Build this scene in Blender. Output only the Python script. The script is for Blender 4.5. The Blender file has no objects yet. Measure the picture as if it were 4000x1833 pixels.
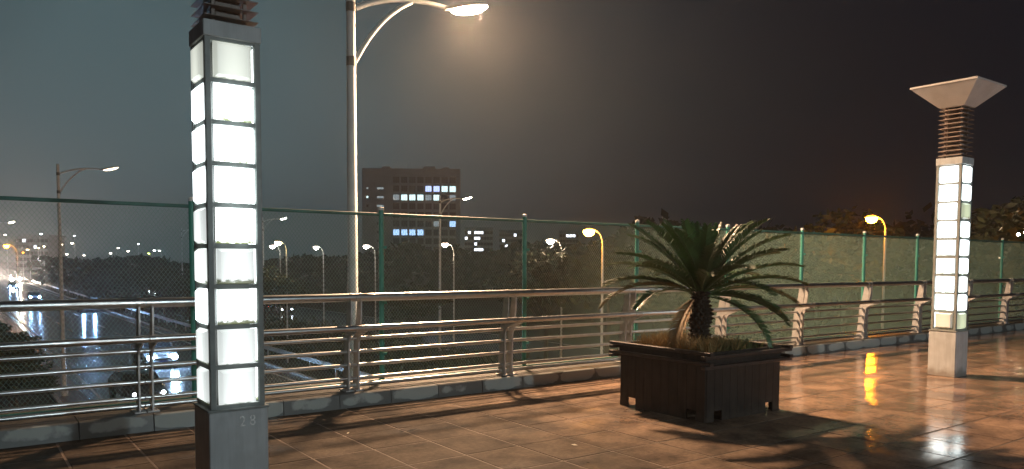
import bpy, bmesh, math, random
from mathutils import Vector, Matrix
random.seed(7)
R = math.radians
sc = bpy.context.scene
COL = sc.collection

# ------------------------------------------------------------------ camera
F_PX, YAW, PITCH, ROLL, CY = 2989.1, 0.6294, -0.0583, 0.0047, 1195.3
EYE = Vector((0, 0, 1.6))
_s, _c = math.sin(YAW), math.cos(YAW)
FW = Vector((_s*math.cos(PITCH), _c*math.cos(PITCH), math.sin(PITCH)))
RT0 = Vector((_c, -_s, 0)); UP0 = RT0.cross(FW)
RT = RT0*math.cos(ROLL) + UP0*math.sin(ROLL)
UP = UP0*math.cos(ROLL) - RT0*math.sin(ROLL)
cam_d = bpy.data.cameras.new('camera'); cam = bpy.data.objects.new('camera', cam_d); COL.objects.link(cam)
M = Matrix((RT, UP, -FW)).transposed().to_4x4(); M.translation = EYE
cam.matrix_world = M
cam_d.sensor_fit = 'HORIZONTAL'; cam_d.sensor_width = 36
cam_d.lens = 36*F_PX/4000; cam_d.shift_y = (CY-916.5)/4000
cam_d.clip_end = 5000; cam_d.clip_start = .05
sc.camera = cam
def proj(P):
    d = Vector(P)-EYE; z = d.dot(FW)
    return (2000+F_PX*d.dot(RT)/z, CY-F_PX*d.dot(UP)/z, z)

# ------------------------------------------------------------------ render / world
sc.render.engine = 'CYCLES'
cy = sc.cycles
cy.use_denoising = True
try: cy.denoiser = 'OPENIMAGEDENOISE'
except Exception: pass
cy.max_bounces = 6; cy.diffuse_bounces = 3; cy.glossy_bounces = 4; cy.volume_bounces = 0
cy.transmission_bounces = 4; cy.transparent_max_bounces = 6
cy.sample_clamp_indirect = 3.0; cy.sample_clamp_direct = 0
cy.use_light_tree = True
cy.caustics_reflective = False; cy.caustics_refractive = False
sc.view_settings.view_transform = 'Standard'; sc.view_settings.look = 'None'
sc.view_settings.exposure = 0.0; sc.view_settings.gamma = 1.0

world = bpy.data.worlds.new('World'); sc.world = world; world.use_nodes = True
nt = world.node_tree; N = nt.nodes; L = nt.links
for n in list(N): N.remove(n)
out = N.new('ShaderNodeOutputWorld'); bg = N.new('ShaderNodeBackground')
# night sky: last trace of skylight plus the city's glow on low cloud (brightest over the highway)
sky = N.new('ShaderNodeTexSky'); sky.sky_type = 'NISHITA'; sky.sun_disc = False
sky.sun_elevation = R(-4.0); sky.sun_rotation = R(150)
tc = N.new('ShaderNodeTexCoord')
def city_glow(direction, power):
    v = Vector(direction).normalized()
    dp = N.new('ShaderNodeVectorMath'); dp.operation = 'DOT_PRODUCT'; dp.inputs[1].default_value = v
    L.new(tc.outputs['Generated'], dp.inputs[0])
    mr = N.new('ShaderNodeMapRange'); mr.inputs['From Min'].default_value = -0.2; mr.inputs['From Max'].default_value = 1.0
    L.new(dp.outputs['Value'], mr.inputs['Value'])
    pw = N.new('ShaderNodeMath'); pw.operation = 'POWER'; pw.inputs[1].default_value = power
    L.new(mr.outputs['Result'], pw.inputs[0]); return pw
gl = city_glow((0.20, 1.0, 0.12), 14.0)
cl = N.new('ShaderNodeTexNoise'); cl.inputs['Scale'].default_value = 1.6; cl.inputs['Detail'].default_value = 3
L.new(tc.outputs['Generated'], cl.inputs['Vector'])
clr = N.new('ShaderNodeMapRange'); clr.inputs['From Min'].default_value = .3; clr.inputs['From Max'].default_value = .7; clr.inputs['To Min'].default_value = .72; clr.inputs['To Max'].default_value = 1.28
L.new(cl.outputs['Fac'], clr.inputs['Value'])
gm = N.new('ShaderNodeMath'); gm.operation = 'MULTIPLY'; L.new(gl.outputs[0], gm.inputs[0]); L.new(clr.outputs['Result'], gm.inputs[1])
mixc = N.new('ShaderNodeMix'); mixc.data_type = 'RGBA'; mixc.blend_type = 'MIX'
mixc.inputs['A'].default_value = (0.0045, 0.0052, 0.0088, 1)
mixc.inputs['B'].default_value = (0.068, 0.115, 0.128, 1)
L.new(gm.outputs[0], mixc.inputs['Factor'])
sk = N.new('ShaderNodeMix'); sk.data_type = 'RGBA'; sk.blend_type = 'ADD'; sk.inputs['Factor'].default_value = 0.02
L.new(mixc.outputs['Result'], sk.inputs['A']); L.new(sky.outputs[0], sk.inputs['B'])
L.new(sk.outputs['Result'], bg.inputs['Color']); bg.inputs['Strength'].default_value = 1.0
L.new(bg.outputs[0], out.inputs['Surface'])

# ------------------------------------------------------------------ materials
MATS = {}
def mat(name, color, rough=.6, metal=0.0, var=0.0, scale=8.0, bump=0.0, bscale=40.0, emit=None, es=0.0,
        coat=0.0, coat_r=.1, rnd=0.0, spec=.5, coord='Object'):
    if name in MATS: return MATS[name]
    m = bpy.data.materials.new(name); m.use_nodes = True; MATS[name] = m
    n = m.node_tree.nodes; l = m.node_tree.links; b = n['Principled BSDF']
    b.inputs['Base Color'].default_value = (*color, 1); b.inputs['Roughness'].default_value = rough
    b.inputs['Metallic'].default_value = metal; b.inputs['Specular IOR Level'].default_value = spec
    b.inputs['Coat Weight'].default_value = coat; b.inputs['Coat Roughness'].default_value = coat_r
    if emit: b.inputs['Emission Color'].default_value = (*emit, 1); b.inputs['Emission Strength'].default_value = es
    if var or bump or rnd:
        t = n.new('ShaderNodeTexCoord')
    if var or rnd:
        hsv = n.new('ShaderNodeHueSaturation'); hsv.inputs['Color'].default_value = (*color, 1)
        val = None
        if var:
            no = n.new('ShaderNodeTexNoise'); no.inputs['Scale'].default_value = scale; no.inputs['Detail'].default_value = 6
            l.new(t.outputs[coord], no.inputs['Vector'])
            mr = n.new('ShaderNodeMapRange'); mr.inputs['From Min'].default_value = .3; mr.inputs['From Max'].default_value = .7
            mr.inputs['To Min'].default_value = 1-var; mr.inputs['To Max'].default_value = 1+var
            l.new(no.outputs['Fac'], mr.inputs['Value']); val = mr.outputs['Result']
        if rnd:
            oi = n.new('ShaderNodeObjectInfo'); mr2 = n.new('ShaderNodeMapRange')
            mr2.inputs['To Min'].default_value = 1-rnd; mr2.inputs['To Max'].default_value = 1+rnd
            l.new(oi.outputs['Random'], mr2.inputs['Value'])
            if val:
                mu = n.new('ShaderNodeMath'); mu.operation = 'MULTIPLY'; l.new(val, mu.inputs[0]); l.new(mr2.outputs['Result'], mu.inputs[1]); val = mu.outputs[0]
            else: val = mr2.outputs['Result']
        l.new(val, hsv.inputs['Value']); l.new(hsv.outputs['Color'], b.inputs['Base Color'])
    if bump:
        no = n.new('ShaderNodeTexNoise'); no.inputs['Scale'].default_value = bscale; no.inputs['Detail'].default_value = 4
        l.new(t.outputs[coord], no.inputs['Vector'])
        bp = n.new('ShaderNodeBump'); bp.inputs['Strength'].default_value = bump; bp.inputs['Distance'].default_value = .01
        l.new(no.outputs['Fac'], bp.inputs['Height']); l.new(bp.outputs['Normal'], b.inputs['Normal'])
        if coat: l.new(bp.outputs['Normal'], b.inputs['Coat Normal'])
    return m

def streaked(name, c1, c2, rough, sx=16.0, sz=1.4, lo=.42, hi=.68, splash=None):
    # painted or stained surface with rain streaks running down it and splash dirt near the ground
    m = bpy.data.materials.new(name); m.use_nodes = True; MATS[name] = m
    n = m.node_tree.nodes; l = m.node_tree.links; b = n['Principled BSDF']
    g = n.new('ShaderNodeNewGeometry'); mp = n.new('ShaderNodeMapping'); mp.inputs['Scale'].default_value = (sx, sx, sz); l.new(g.outputs['Position'], mp.inputs[0])
    no = n.new('ShaderNodeTexNoise'); no.inputs['Scale'].default_value = 1.0; no.inputs['Detail'].default_value = 7; no.inputs['Roughness'].default_value = .65; l.new(mp.outputs[0], no.inputs['Vector'])
    n2 = n.new('ShaderNodeTexNoise'); n2.inputs['Scale'].default_value = 7; n2.inputs['Detail'].default_value = 6; l.new(g.outputs['Position'], n2.inputs['Vector'])
    av = n.new('ShaderNodeMath'); av.operation = 'MULTIPLY_ADD'; av.inputs[1].default_value = .6; l.new(no.outputs['Fac'], av.inputs[0])
    hf = n.new('ShaderNodeMath'); hf.operation = 'MULTIPLY'; hf.inputs[1].default_value = .4; l.new(n2.outputs['Fac'], hf.inputs[0]); l.new(hf.outputs[0], av.inputs[2])
    cr = n.new('ShaderNodeValToRGB'); e = cr.color_ramp.elements; e[0].position = lo; e[0].color = (*c1, 1); e[1].position = hi; e[1].color = (*c2, 1); l.new(av.outputs[0], cr.inputs[0])
    last = cr.outputs[0]
    if splash:
        sp = n.new('ShaderNodeSeparateXYZ'); l.new(g.outputs['Position'], sp.inputs[0])
        sm = n.new('ShaderNodeMath'); sm.operation = 'MULTIPLY_ADD'; sm.inputs[1].default_value = .35; l.new(n2.outputs['Fac'], sm.inputs[0]); 
        ng = n.new('ShaderNodeMath'); ng.operation = 'MULTIPLY'; ng.inputs[1].default_value = -1; l.new(sp.outputs['Z'], ng.inputs[0]); l.new(ng.outputs[0], sm.inputs[2])
        mk = n.new('ShaderNodeMapRange'); mk.inputs['From Min'].default_value = .04; mk.inputs['From Max'].default_value = .16; mk.inputs['To Max'].default_value = .75; l.new(sm.outputs[0], mk.inputs['Value'])
        mx = n.new('ShaderNodeMix'); mx.data_type = 'RGBA'; mx.inputs['B'].default_value = (*splash, 1); l.new(mk.outputs[0], mx.inputs['Factor']); l.new(last, mx.inputs['A']); last = mx.outputs['Result']
    l.new(last, b.inputs['Base Color']); b.inputs['Roughness'].default_value = rough
    bp = n.new('ShaderNodeBump'); bp.inputs['Strength'].default_value = .12; bp.inputs['Distance'].default_value = .006; l.new(av.outputs[0], bp.inputs['Height']); l.new(bp.outputs[0], b.inputs['Normal'])
    return m
def wet_floor():
    m = bpy.data.materials.new('wet_paving'); m.use_nodes = True
    n = m.node_tree.nodes; l = m.node_tree.links; b = n['Principled BSDF']
    g = n.new('ShaderNodeNewGeometry'); oi = n.new('ShaderNodeObjectInfo')
    # stone colour: broad blotches, fine grain, tile to tile tone
    n1 = n.new('ShaderNodeTexNoise'); n1.inputs['Scale'].default_value = 2.3; n1.inputs['Detail'].default_value = 7; n1.inputs['Roughness'].default_value = .62
    n2 = n.new('ShaderNodeTexNoise'); n2.inputs['Scale'].default_value = 26; n2.inputs['Detail'].default_value = 5
    l.new(g.outputs['Position'], n1.inputs['Vector']); l.new(g.outputs['Position'], n2.inputs['Vector'])
    r1 = n.new('ShaderNodeValToRGB'); e = r1.color_ramp.elements
    e[0].position = .33; e[0].color = (.115, .072, .050, 1); e[1].position = .60; e[1].color = (.39, .255, .170, 1)
    l.new(n1.outputs['Fac'], r1.inputs['Fac'])
    mr = n.new('ShaderNodeMapRange'); mr.inputs['From Min'].default_value = .3; mr.inputs['From Max'].default_value = .7; mr.inputs['To Min'].default_value = .8; mr.inputs['To Max'].default_value = 1.2
    l.new(n2.outputs['Fac'], mr.inputs['Value'])
    mr2 = n.new('ShaderNodeMapRange'); mr2.inputs['To Min'].default_value = .78; mr2.inputs['To Max'].default_value = 1.15
    l.new(oi.outputs['Random'], mr2.inputs['Value'])
    mu = n.new('ShaderNodeMath'); mu.operation = 'MULTIPLY'; l.new(mr.outputs[0], mu.inputs[0]); l.new(mr2.outputs[0], mu.inputs[1])
    h = n.new('ShaderNodeHueSaturation'); l.new(r1.outputs['Color'], h.inputs['Color']); l.new(mu.outputs[0], h.inputs['Value'])
    # water: puddles are smooth and level, elsewhere a thin film over rough stone
    n3 = n.new('ShaderNodeTexNoise'); n3.inputs['Scale'].default_value = .55; n3.inputs['Detail'].default_value = 5; n3.inputs['Roughness'].default_value = .6
    mp = n.new('ShaderNodeMapping'); mp.inputs['Location'].default_value = (3.1, 1.7, 0); mp.inputs['Scale'].default_value = (.8, 1.5, 1)
    l.new(g.outputs['Position'], mp.inputs['Vector']); l.new(mp.outputs[0], n3.inputs['Vector'])
    pu = n.new('ShaderNodeMapRange'); pu.inputs['From Min'].default_value = .45; pu.inputs['From Max'].default_value = .58
    sp = n.new('ShaderNodeSeparateXYZ'); l.new(g.outputs['Position'], sp.inputs[0])
    # the deck drains towards its far end: the film is thin near the first column, standing water further along
    gx = n.new('ShaderNodeMapRange'); gx.inputs['From Min'].default_value = 5.0; gx.inputs['From Max'].default_value = 8.5; gx.inputs['To Min'].default_value = -.10; gx.inputs['To Max'].default_value = .16
    l.new(sp.outputs['X'], gx.inputs['Value'])
    ad = n.new('ShaderNodeMath'); ad.operation = 'ADD'; l.new(n3.outputs['Fac'], ad.inputs[0]); l.new(gx.outputs[0], ad.inputs[1]); l.new(ad.outputs[0], pu.inputs['Value'])
    cw = n.new('ShaderNodeMapRange'); cw.inputs['To Min'].default_value = .06; cw.inputs['To Max'].default_value = 1.0; l.new(pu.outputs[0], cw.inputs['Value']); l.new(cw.outputs[0], b.inputs['Coat Weight'])
    dk = n.new('ShaderNodeMix'); dk.data_type = 'RGBA'; dk.blend_type = 'MULTIPLY'; dk.inputs['B'].default_value = (1.0, .97, .94, 1)
    l.new(pu.outputs[0], dk.inputs['Factor']); l.new(h.outputs['Color'], dk.inputs['A'])
    # lamp falloff painted into the near deck's stone colour, mixed with blotchy damp grime
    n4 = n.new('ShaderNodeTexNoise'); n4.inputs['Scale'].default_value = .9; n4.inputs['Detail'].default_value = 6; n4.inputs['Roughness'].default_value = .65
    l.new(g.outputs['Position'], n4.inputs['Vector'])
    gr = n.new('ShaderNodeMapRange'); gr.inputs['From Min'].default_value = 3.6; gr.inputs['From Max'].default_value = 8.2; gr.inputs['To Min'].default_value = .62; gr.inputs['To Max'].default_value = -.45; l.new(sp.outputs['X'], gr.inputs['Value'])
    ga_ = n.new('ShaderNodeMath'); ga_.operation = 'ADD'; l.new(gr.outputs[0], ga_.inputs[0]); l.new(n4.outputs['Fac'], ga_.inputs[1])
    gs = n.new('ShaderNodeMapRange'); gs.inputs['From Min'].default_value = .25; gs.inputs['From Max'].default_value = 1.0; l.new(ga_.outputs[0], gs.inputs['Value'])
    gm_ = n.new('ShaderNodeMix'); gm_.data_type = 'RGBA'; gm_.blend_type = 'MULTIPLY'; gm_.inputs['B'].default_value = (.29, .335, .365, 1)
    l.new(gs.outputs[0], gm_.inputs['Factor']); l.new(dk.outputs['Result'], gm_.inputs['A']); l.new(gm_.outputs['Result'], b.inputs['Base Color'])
    ro = n.new('ShaderNodeMapRange'); ro.inputs['To Min'].default_value = .27; ro.inputs['To Max'].default_value = .10
    l.new(pu.outputs[0], ro.inputs['Value']); l.new(ro.outputs[0], b.inputs['Coat Roughness'])
    b.inputs['Roughness'].default_value = .85; b.inputs['Specular IOR Level'].default_value = .12; b.inputs['Coat IOR'].default_value = 1.45
    nb = n.new('ShaderNodeTexNoise'); nb.inputs['Scale'].default_value = 14; nb.inputs['Detail'].default_value = 6; nb.inputs['Roughness'].default_value = .6
    l.new(g.outputs['Position'], nb.inputs['Vector'])
    bp = n.new('ShaderNodeBump'); bp.inputs['Strength'].default_value = .35; bp.inputs['Distance'].default_value = .012
    l.new(nb.outputs['Fac'], bp.inputs['Height']); l.new(bp.outputs[0], b.inputs['Normal'])
    bp2 = n.new('ShaderNodeBump'); bp2.inputs['Strength'].default_value = .17; bp2.inputs['Distance'].default_value = .01
    l.new(nb.outputs['Fac'], bp2.inputs['Height']); l.new(bp2.outputs[0], b.inputs['Coat Normal'])
    return m
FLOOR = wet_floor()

def kerb_mat():
    m = bpy.data.materials.new('kerb_stone'); m.use_nodes = True
    n = m.node_tree.nodes; l = m.node_tree.links; b = n['Principled BSDF']
    t = n.new('ShaderNodeTexCoord'); oi = n.new('ShaderNodeObjectInfo')
    sep = n.new('ShaderNodeSeparateXYZ'); l.new(t.outputs['Object'], sep.inputs[0])
    no = n.new('ShaderNodeTexNoise'); no.inputs['Scale'].default_value = 5; no.inputs['Detail'].default_value = 6
    g = n.new('ShaderNodeNewGeometry'); l.new(g.outputs['Position'], no.inputs['Vector'])
    # dry pale patch left in the middle of each wet stone
    ax = n.new('ShaderNodeMath'); ax.operation = 'MULTIPLY'; ax.inputs[1].default_value = 3.4; l.new(sep.outputs['X'], ax.inputs[0])
    ax2 = n.new('ShaderNodeMath'); ax2.operation = 'POWER'; ab = n.new('ShaderNodeMath'); ab.operation = 'ABSOLUTE'; l.new(ax.outputs[0], ab.inputs[0]); l.new(ab.outputs[0], ax2.inputs[0]); ax2.inputs[1].default_value = 3
    az = n.new('ShaderNodeMath'); az.operation = 'SUBTRACT'; az.inputs[1].default_value = .085; l.new(sep.outputs['Z'], az.inputs[0])
    az2 = n.new('ShaderNodeMath'); az2.operation = 'MULTIPLY'; az2.inputs[1].default_value = 13; l.new(az.outputs[0], az2.inputs[0])
    az3 = n.new('ShaderNodeMath'); az3.operation = 'ABSOLUTE'; l.new(az2.outputs[0], az3.inputs[0])
    az4 = n.new('ShaderNodeMath'); az4.operation = 'POWER'; az4.inputs[1].default_value = 3; l.new(az3.outputs[0], az4.inputs[0])
    s1 = n.new('ShaderNodeMath'); s1.operation = 'ADD'; l.new(ax2.outputs[0], s1.inputs[0]); l.new(az4.outputs[0], s1.inputs[1])
    s2 = n.new('ShaderNodeMath'); s2.operation = 'ADD'; l.new(s1.outputs[0], s2.inputs[0]); 
    nn = n.new('ShaderNodeMapRange'); nn.inputs['From Min'].default_value = .3; nn.inputs['From Max'].default_value = .7; nn.inputs['To Min'].default_value = -.5; nn.inputs['To Max'].default_value = .5
    l.new(no.outputs['Fac'], nn.inputs['Value']); l.new(nn.outputs[0], s2.inputs[1])
    s3 = n.new('ShaderNodeMath'); s3.operation = 'ADD'; l.new(s2.outputs[0], s3.inputs[0])
    rr = n.new('ShaderNodeMapRange'); rr.inputs['To Min'].default_value = -.45; rr.inputs['To Max'].default_value = .75; l.new(oi.outputs['Random'], rr.inputs['Value']); l.new(rr.outputs[0], s3.inputs[1])
    mk = n.new('ShaderNodeMapRange'); mk.inputs['From Min'].default_value = .75; mk.inputs['From Max'].default_value = 1.05; mk.inputs['To Min'].default_value = 1; mk.inputs['To Max'].default_value = 0
    l.new(s3.outputs[0], mk.inputs['Value'])
    mx = n.new('ShaderNodeMix'); mx.data_type = 'RGBA'; mx.inputs['A'].default_value = (.13, .136, .132, 1); mx.inputs['B'].default_value = (.36, .38, .36, 1)
    l.new(mk.outputs[0], mx.inputs['Factor']); l.new(mx.outputs['Result'], b.inputs['Base Color'])
    ro = n.new('ShaderNodeMapRange'); ro.inputs['To Min'].default_value = .35; ro.inputs['To Max'].default_value = .8; l.new(mk.outputs[0], ro.inputs['Value']); l.new(ro.outputs[0], b.inputs['Roughness'])
    return m
KERB = kerb_mat()

def panel_mat(name, color, strength, dirt):
    m = bpy.data.materials.new(name); m.use_nodes = True
    n = m.node_tree.nodes; l = m.node_tree.links; b = n['Principled BSDF']
    b.inputs['Base Color'].default_value = (.75, .76, .72, 1); b.inputs['Roughness'].default_value = .3
    t = n.new('ShaderNodeTexCoord'); g = n.new('ShaderNodeNewGeometry')
    no = n.new('ShaderNodeTexNoise'); no.inputs['Scale'].default_value = 28; no.inputs['Detail'].default_value = 6; no.inputs['Roughness'].default_value = .65
    l.new(g.outputs['Position'], no.inputs['Vector'])
    sep = n.new('ShaderNodeSeparateXYZ'); l.new(t.outputs['Object'], sep.inputs[0])
    # algae and grime gathers along the bottom edge of the shade (object z runs -.115 .. .115)
    mr = n.new('ShaderNodeMapRange'); mr.inputs['From Min'].default_value = -.06; mr.inputs['From Max'].default_value = -.115; mr.inputs['To Min'].default_value = -.25; mr.inputs['To Max'].default_value = .33
    l.new(sep.outputs['Z'], mr.inputs['Value'])
    oi = n.new('ShaderNodeObjectInfo'); orr = n.new('ShaderNodeMapRange'); orr.inputs['To Min'].default_value = -.22; orr.inputs['To Max'].default_value = dirt; l.new(oi.outputs['Random'], orr.inputs['Value'])
    a1 = n.new('ShaderNodeMath'); a1.operation = 'ADD'; l.new(mr.outputs[0], a1.inputs[0]); l.new(no.outputs['Fac'], a1.inputs[1])
    a2 = n.new('ShaderNodeMath'); a2.operation = 'ADD'; l.new(a1.outputs[0], a2.inputs[0]); l.new(orr.outputs[0], a2.inputs[1])
    mk = n.new('ShaderNodeMapRange'); mk.inputs['From Min'].default_value = .60; mk.inputs['From Max'].default_value = .78
    l.new(a2.outputs[0], mk.inputs['Value'])
    mx = n.new('ShaderNodeMix'); mx.data_type = 'RGBA'; mx.inputs['A'].default_value = (*color, 1); mx.inputs['B'].default_value = (.05, .06, .015, 1)
    l.new(mk.outputs[0], mx.inputs['Factor']); l.new(mx.outputs['Result'], b.inputs['Emission Color'])
    # a tube runs up the middle of the column: each shade is brightest along its centre and where the tube sits high or low
    xx = n.new('ShaderNodeMath'); xx.operation = 'MULTIPLY'; l.new(sep.outputs['X'], xx.inputs[0]); l.new(sep.outputs['X'], xx.inputs[1])
    fx = n.new('ShaderNodeMapRange'); fx.inputs['From Max'].default_value = .0125; fx.inputs['To Min'].default_value = 1.12; fx.inputs['To Max'].default_value = .62; l.new(xx.outputs[0], fx.inputs['Value'])
    zr_ = n.new('ShaderNodeMapRange'); zr_.inputs['From Min'].default_value = -.115; zr_.inputs['From Max'].default_value = .115; zr_.inputs['To Min'].default_value = 1.12; zr_.inputs['To Max'].default_value = .86; l.new(sep.outputs['Z'], zr_.inputs['Value'])
    fm = n.new('ShaderNodeMath'); fm.operation = 'MULTIPLY'; l.new(fx.outputs[0], fm.inputs[0]); l.new(zr_.outputs[0], fm.inputs[1])
    fs_ = n.new('ShaderNodeMath'); fs_.operation = 'MULTIPLY'; fs_.inputs[1].default_value = strength; l.new(fm.outputs[0], fs_.inputs[0]); l.new(fs_.outputs[0], b.inputs['Emission Strength'])
    return m
PANEL = panel_mat('lit_panel', (.88, .99, 1.0), 6.0, .08)
PANEL_DIM = panel_mat('lit_panel_dim', (.80, .84, .74), .85, .10)
PANEL_MID = panel_mat('lit_panel_mid', (.86, .92, .90), 1.12, .18)
PANEL_WARM = panel_mat('lit_panel_soft', (.90, .97, .93), 1.7, .14)
PANEL_OFF = panel_mat('lit_panel_off', (.70, .62, .45), .45, .25)
PANEL_GREEN = panel_mat('lit_panel_algae', (.62, .72, .44), .80, .25)

# ------------------------------------------------------------------ mesh helpers
class MB:
    def __init__(s): s.v = []; s.f = []
    def add(s, vs, fs):
        o = len(s.v); s.v += [tuple(v) for v in vs]; s.f += [tuple(i+o for i in f) for f in fs]; return s
    def box(s, x0, x1, y0, y1, z0, z1):
        return s.add([(x0,y0,z0),(x1,y0,z0),(x1,y1,z0),(x0,y1,z0),(x0,y0,z1),(x1,y0,z1),(x1,y1,z1),(x0,y1,z1)],
                     [(0,3,2,1),(4,5,6,7),(0,1,5,4),(1,2,6,5),(2,3,7,6),(3,0,4,7)])
    def cbox(s, cx, cy_, cz, sx, sy, sz): return s.box(cx-sx/2, cx+sx/2, cy_-sy/2, cy_+sy/2, cz-sz/2, cz+sz/2)
    def frustum(s, z0, hx0, hy0, z1, hx1, hy1, cx=0, cy_=0):
        return s.add([(cx-hx0,cy_-hy0,z0),(cx+hx0,cy_-hy0,z0),(cx+hx0,cy_+hy0,z0),(cx-hx0,cy_+hy0,z0),
                      (cx-hx1,cy_-hy1,z1),(cx+hx1,cy_-hy1,z1),(cx+hx1,cy_+hy1,z1),(cx-hx1,cy_+hy1,z1)],
                     [(0,3,2,1),(4,5,6,7),(0,1,5,4),(1,2,6,5),(2,3,7,6),(3,0,4,7)])
    def tube(s, pts, rad, seg=10, caps=True):
        pts = [Vector(p) for p in pts]; rads = rad if isinstance(rad, (list, tuple)) else [rad]*len(pts)
        o = len(s.v); prev = None
        for i, p in enumerate(pts):
            t = (pts[min(i+1, len(pts)-1)]-pts[max(i-1, 0)]).normalized()
            if prev is None:
                a = Vector((0,0,1)) if abs(t.z) < .9 else Vector((1,0,0))
                u = t.cross(a).normalized()
            else: u = (prev-t*prev.dot(t)).normalized()
            prev = u; w = t.cross(u)
            for k in range(seg):
                an = 2*math.pi*k/seg
                s.v.append(tuple(p+(u*math.cos(an)+w*math.sin(an))*rads[i]))
        for i in range(len(pts)-1):
            for k in range(seg):
                a = o+i*seg+k; b = o+i*seg+(k+1)%seg
                s.f.append((a, b, b+seg, a+seg))
        if caps:
            s.f.append(tuple(o+k for k in reversed(range(seg)))); e = o+(len(pts)-1)*seg
            s.f.append(tuple(e+k for k in range(seg)))
        return s
    def prism(s, poly, x0, x1):   # polygon in (y, z), extruded along x
        n = len(poly)
        vs = [(x0, y, z) for y, z in poly]+[(x1, y, z) for y, z in poly]
        fs = [tuple(range(n)), tuple(range(2*n-1, n-1, -1))]
        fs += [(i, i+n, (i+1) % n+n, (i+1) % n) for i in range(n)]
        return s.add(vs, fs)
    def mesh(s, name, m, smooth=False, bevel=0):
        me = bpy.data.meshes.new(name); me.from_pydata(s.v, [], s.f)
        bm = bmesh.new(); bm.from_mesh(me)
        bmesh.ops.recalc_face_normals(bm, faces=bm.faces)
        if bevel: bmesh.ops.bevel(bm, geom=list(bm.edges), offset=bevel, segments=1, affect='EDGES')
        bm.to_mesh(me); bm.free()
        if smooth:
            for p in me.polygons: p.use_smooth = True
            try: me.set_sharp_from_angle(angle=R(40))
            except Exception: pass
        if m: me.materials.append(m)
        return me
    def obj(s, name, m, parent=None, loc=None, smooth=False, bevel=0, **tags):
        return place(name, s.mesh(name, m, smooth, bevel), parent, loc, **tags)
def place(name, me, parent=None, loc=None, rot=None, scale=None, **tags):
    o = bpy.data.objects.new(name, me); COL.objects.link(o)
    if parent: o.parent = parent
    if loc is not None: o.location = loc
    if rot is not None: o.rotation_euler = rot
    if scale is not None: o.scale = scale
    for k, v in tags.items(): o[k] = v
    return o
def thing(name, label, category, loc=(0,0,0), rz=0, group=None):
    o = place(name, None, None, loc, (0,0,rz), label=label, category=category)
    o.empty_display_size = .1
    if group: o['group'] = group
    return o
def copy_tree(o, parent=None):
    c = o.copy(); COL.objects.link(c); c.parent = parent
    for ch in list(o.children): copy_tree(ch, c)
    return c
def bez(p0, p1, p2, n=12):
    p0, p1, p2 = Vector(p0), Vector(p1), Vector(p2)
    return [p0*(1-t)**2+p1*2*t*(1-t)+p2*t*t for t in [i/n for i in range(n+1)]]

# ================================================================== SETTING
RZ = -5.2                       # road level below the footbridge deck
GRASS = mat('wet_grass_ground', (.035, .045, .022), .9, var=.5, scale=.4, coord='Generated')
ground = MB().add([(-1500,-800,RZ-.06),(1500,-800,RZ-.06),(1500,1800,RZ-.06),(-1500,1800,RZ-.06)], [(0,1,2,3)]).obj(
    'ground', mat('ground_earth', (.035, .042, .022), .9, var=.5, scale=900, coord='Generated'), kind='structure')

def asphalt():
    m = bpy.data.materials.new('wet_asphalt'); m.use_nodes = True
    n = m.node_tree.nodes; l = m.node_tree.links; b = n['Principled BSDF']
    g = n.new('ShaderNodeNewGeometry'); n1 = n.new('ShaderNodeTexNoise'); n1.inputs['Scale'].default_value = .25; n1.inputs['Detail'].default_value = 7
    mp = n.new('ShaderNodeMapping'); mp.inputs['Scale'].default_value = (2.2, .35, 1); l.new(g.outputs['Position'], mp.inputs[0]); l.new(mp.outputs[0], n1.inputs['Vector'])
    cr = n.new('ShaderNodeValToRGB'); cr.color_ramp.elements[0].color = (.055, .056, .062, 1); cr.color_ramp.elements[1].color = (.11, .11, .118, 1)
    l.new(n1.outputs['Fac'], cr.inputs[0]); l.new(cr.outputs[0], b.inputs['Base Color'])
    mr = n.new('ShaderNodeMapRange'); mr.inputs['To Min'].default_value = .14; mr.inputs['To Max'].default_value = .28; l.new(n1.outputs['Fac'], mr.inputs['Value']); l.new(mr.outputs[0], b.inputs['Roughness'])
    n2 = n.new('ShaderNodeTexNoise'); n2.inputs['Scale'].default_value = 5; n2.inputs['Detail'].default_value = 5; l.new(g.outputs['Position'], n2.inputs['Vector'])
    bp = n.new('ShaderNodeBump'); bp.inputs['Strength'].default_value = .3; bp.inputs['Distance'].default_value = .03; l.new(n2.outputs['Fac'], bp.inputs['Height']); l.new(bp.outputs[0], b.inputs['Normal'])
    return m
ASPH = asphalt()
PAINT = mat('road_paint', (.62, .62, .58), .35, var=.25, scale=3)
def sheet(name, x0, x1, y0, y1, z, m, parent=None, n=1, **t):
    return MB().add([(x0,y0,z),(x1,y0,z),(x1,y1,z),(x0,y1,z)], [(0,1,2,3)]).obj(name, m, parent, **t)
road = sheet('road', 5.1, 16.2, -60, 700, RZ, ASPH, kind='structure')
for x in (5.6, 15.3): sheet('edge_line', x-.08, x+.08, -40, 500, RZ+.004, PAINT, road)
dash = MB().add([(-.08,-2,0),(.08,-2,0),(.08,2,0),(-.08,2,0)], [(0,1,2,3)]).mesh('lane_dash', PAINT)
for x in (8.75, 11.9):
    for k in range(22):
        place('lane_dash', dash, road, (x, 24+k*10.0+(3 if x > 10 else 0), RZ+.004))
path = sheet('cycle_path', 3.9, 5.1, -60, 500, RZ+.004, mat('cycle_path_red', (.13, .085, .075), .35, var=.3, scale=60, coord='Generated', bump=.2, bscale=400), kind='structure')
kb = place('road_kerb', None, kind='structure')
kbm = MB().box(-.1, .1, 0, 7.98, 0, .14).mesh('kerb_length', mat('road_kerb_concrete', (.42, .42, .40), .5, var=.2, scale=2), bevel=.02)
for k in range(26): place('kerb_length', kbm, kb, (3.8, 4+k*8.0, RZ-.02))
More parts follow.
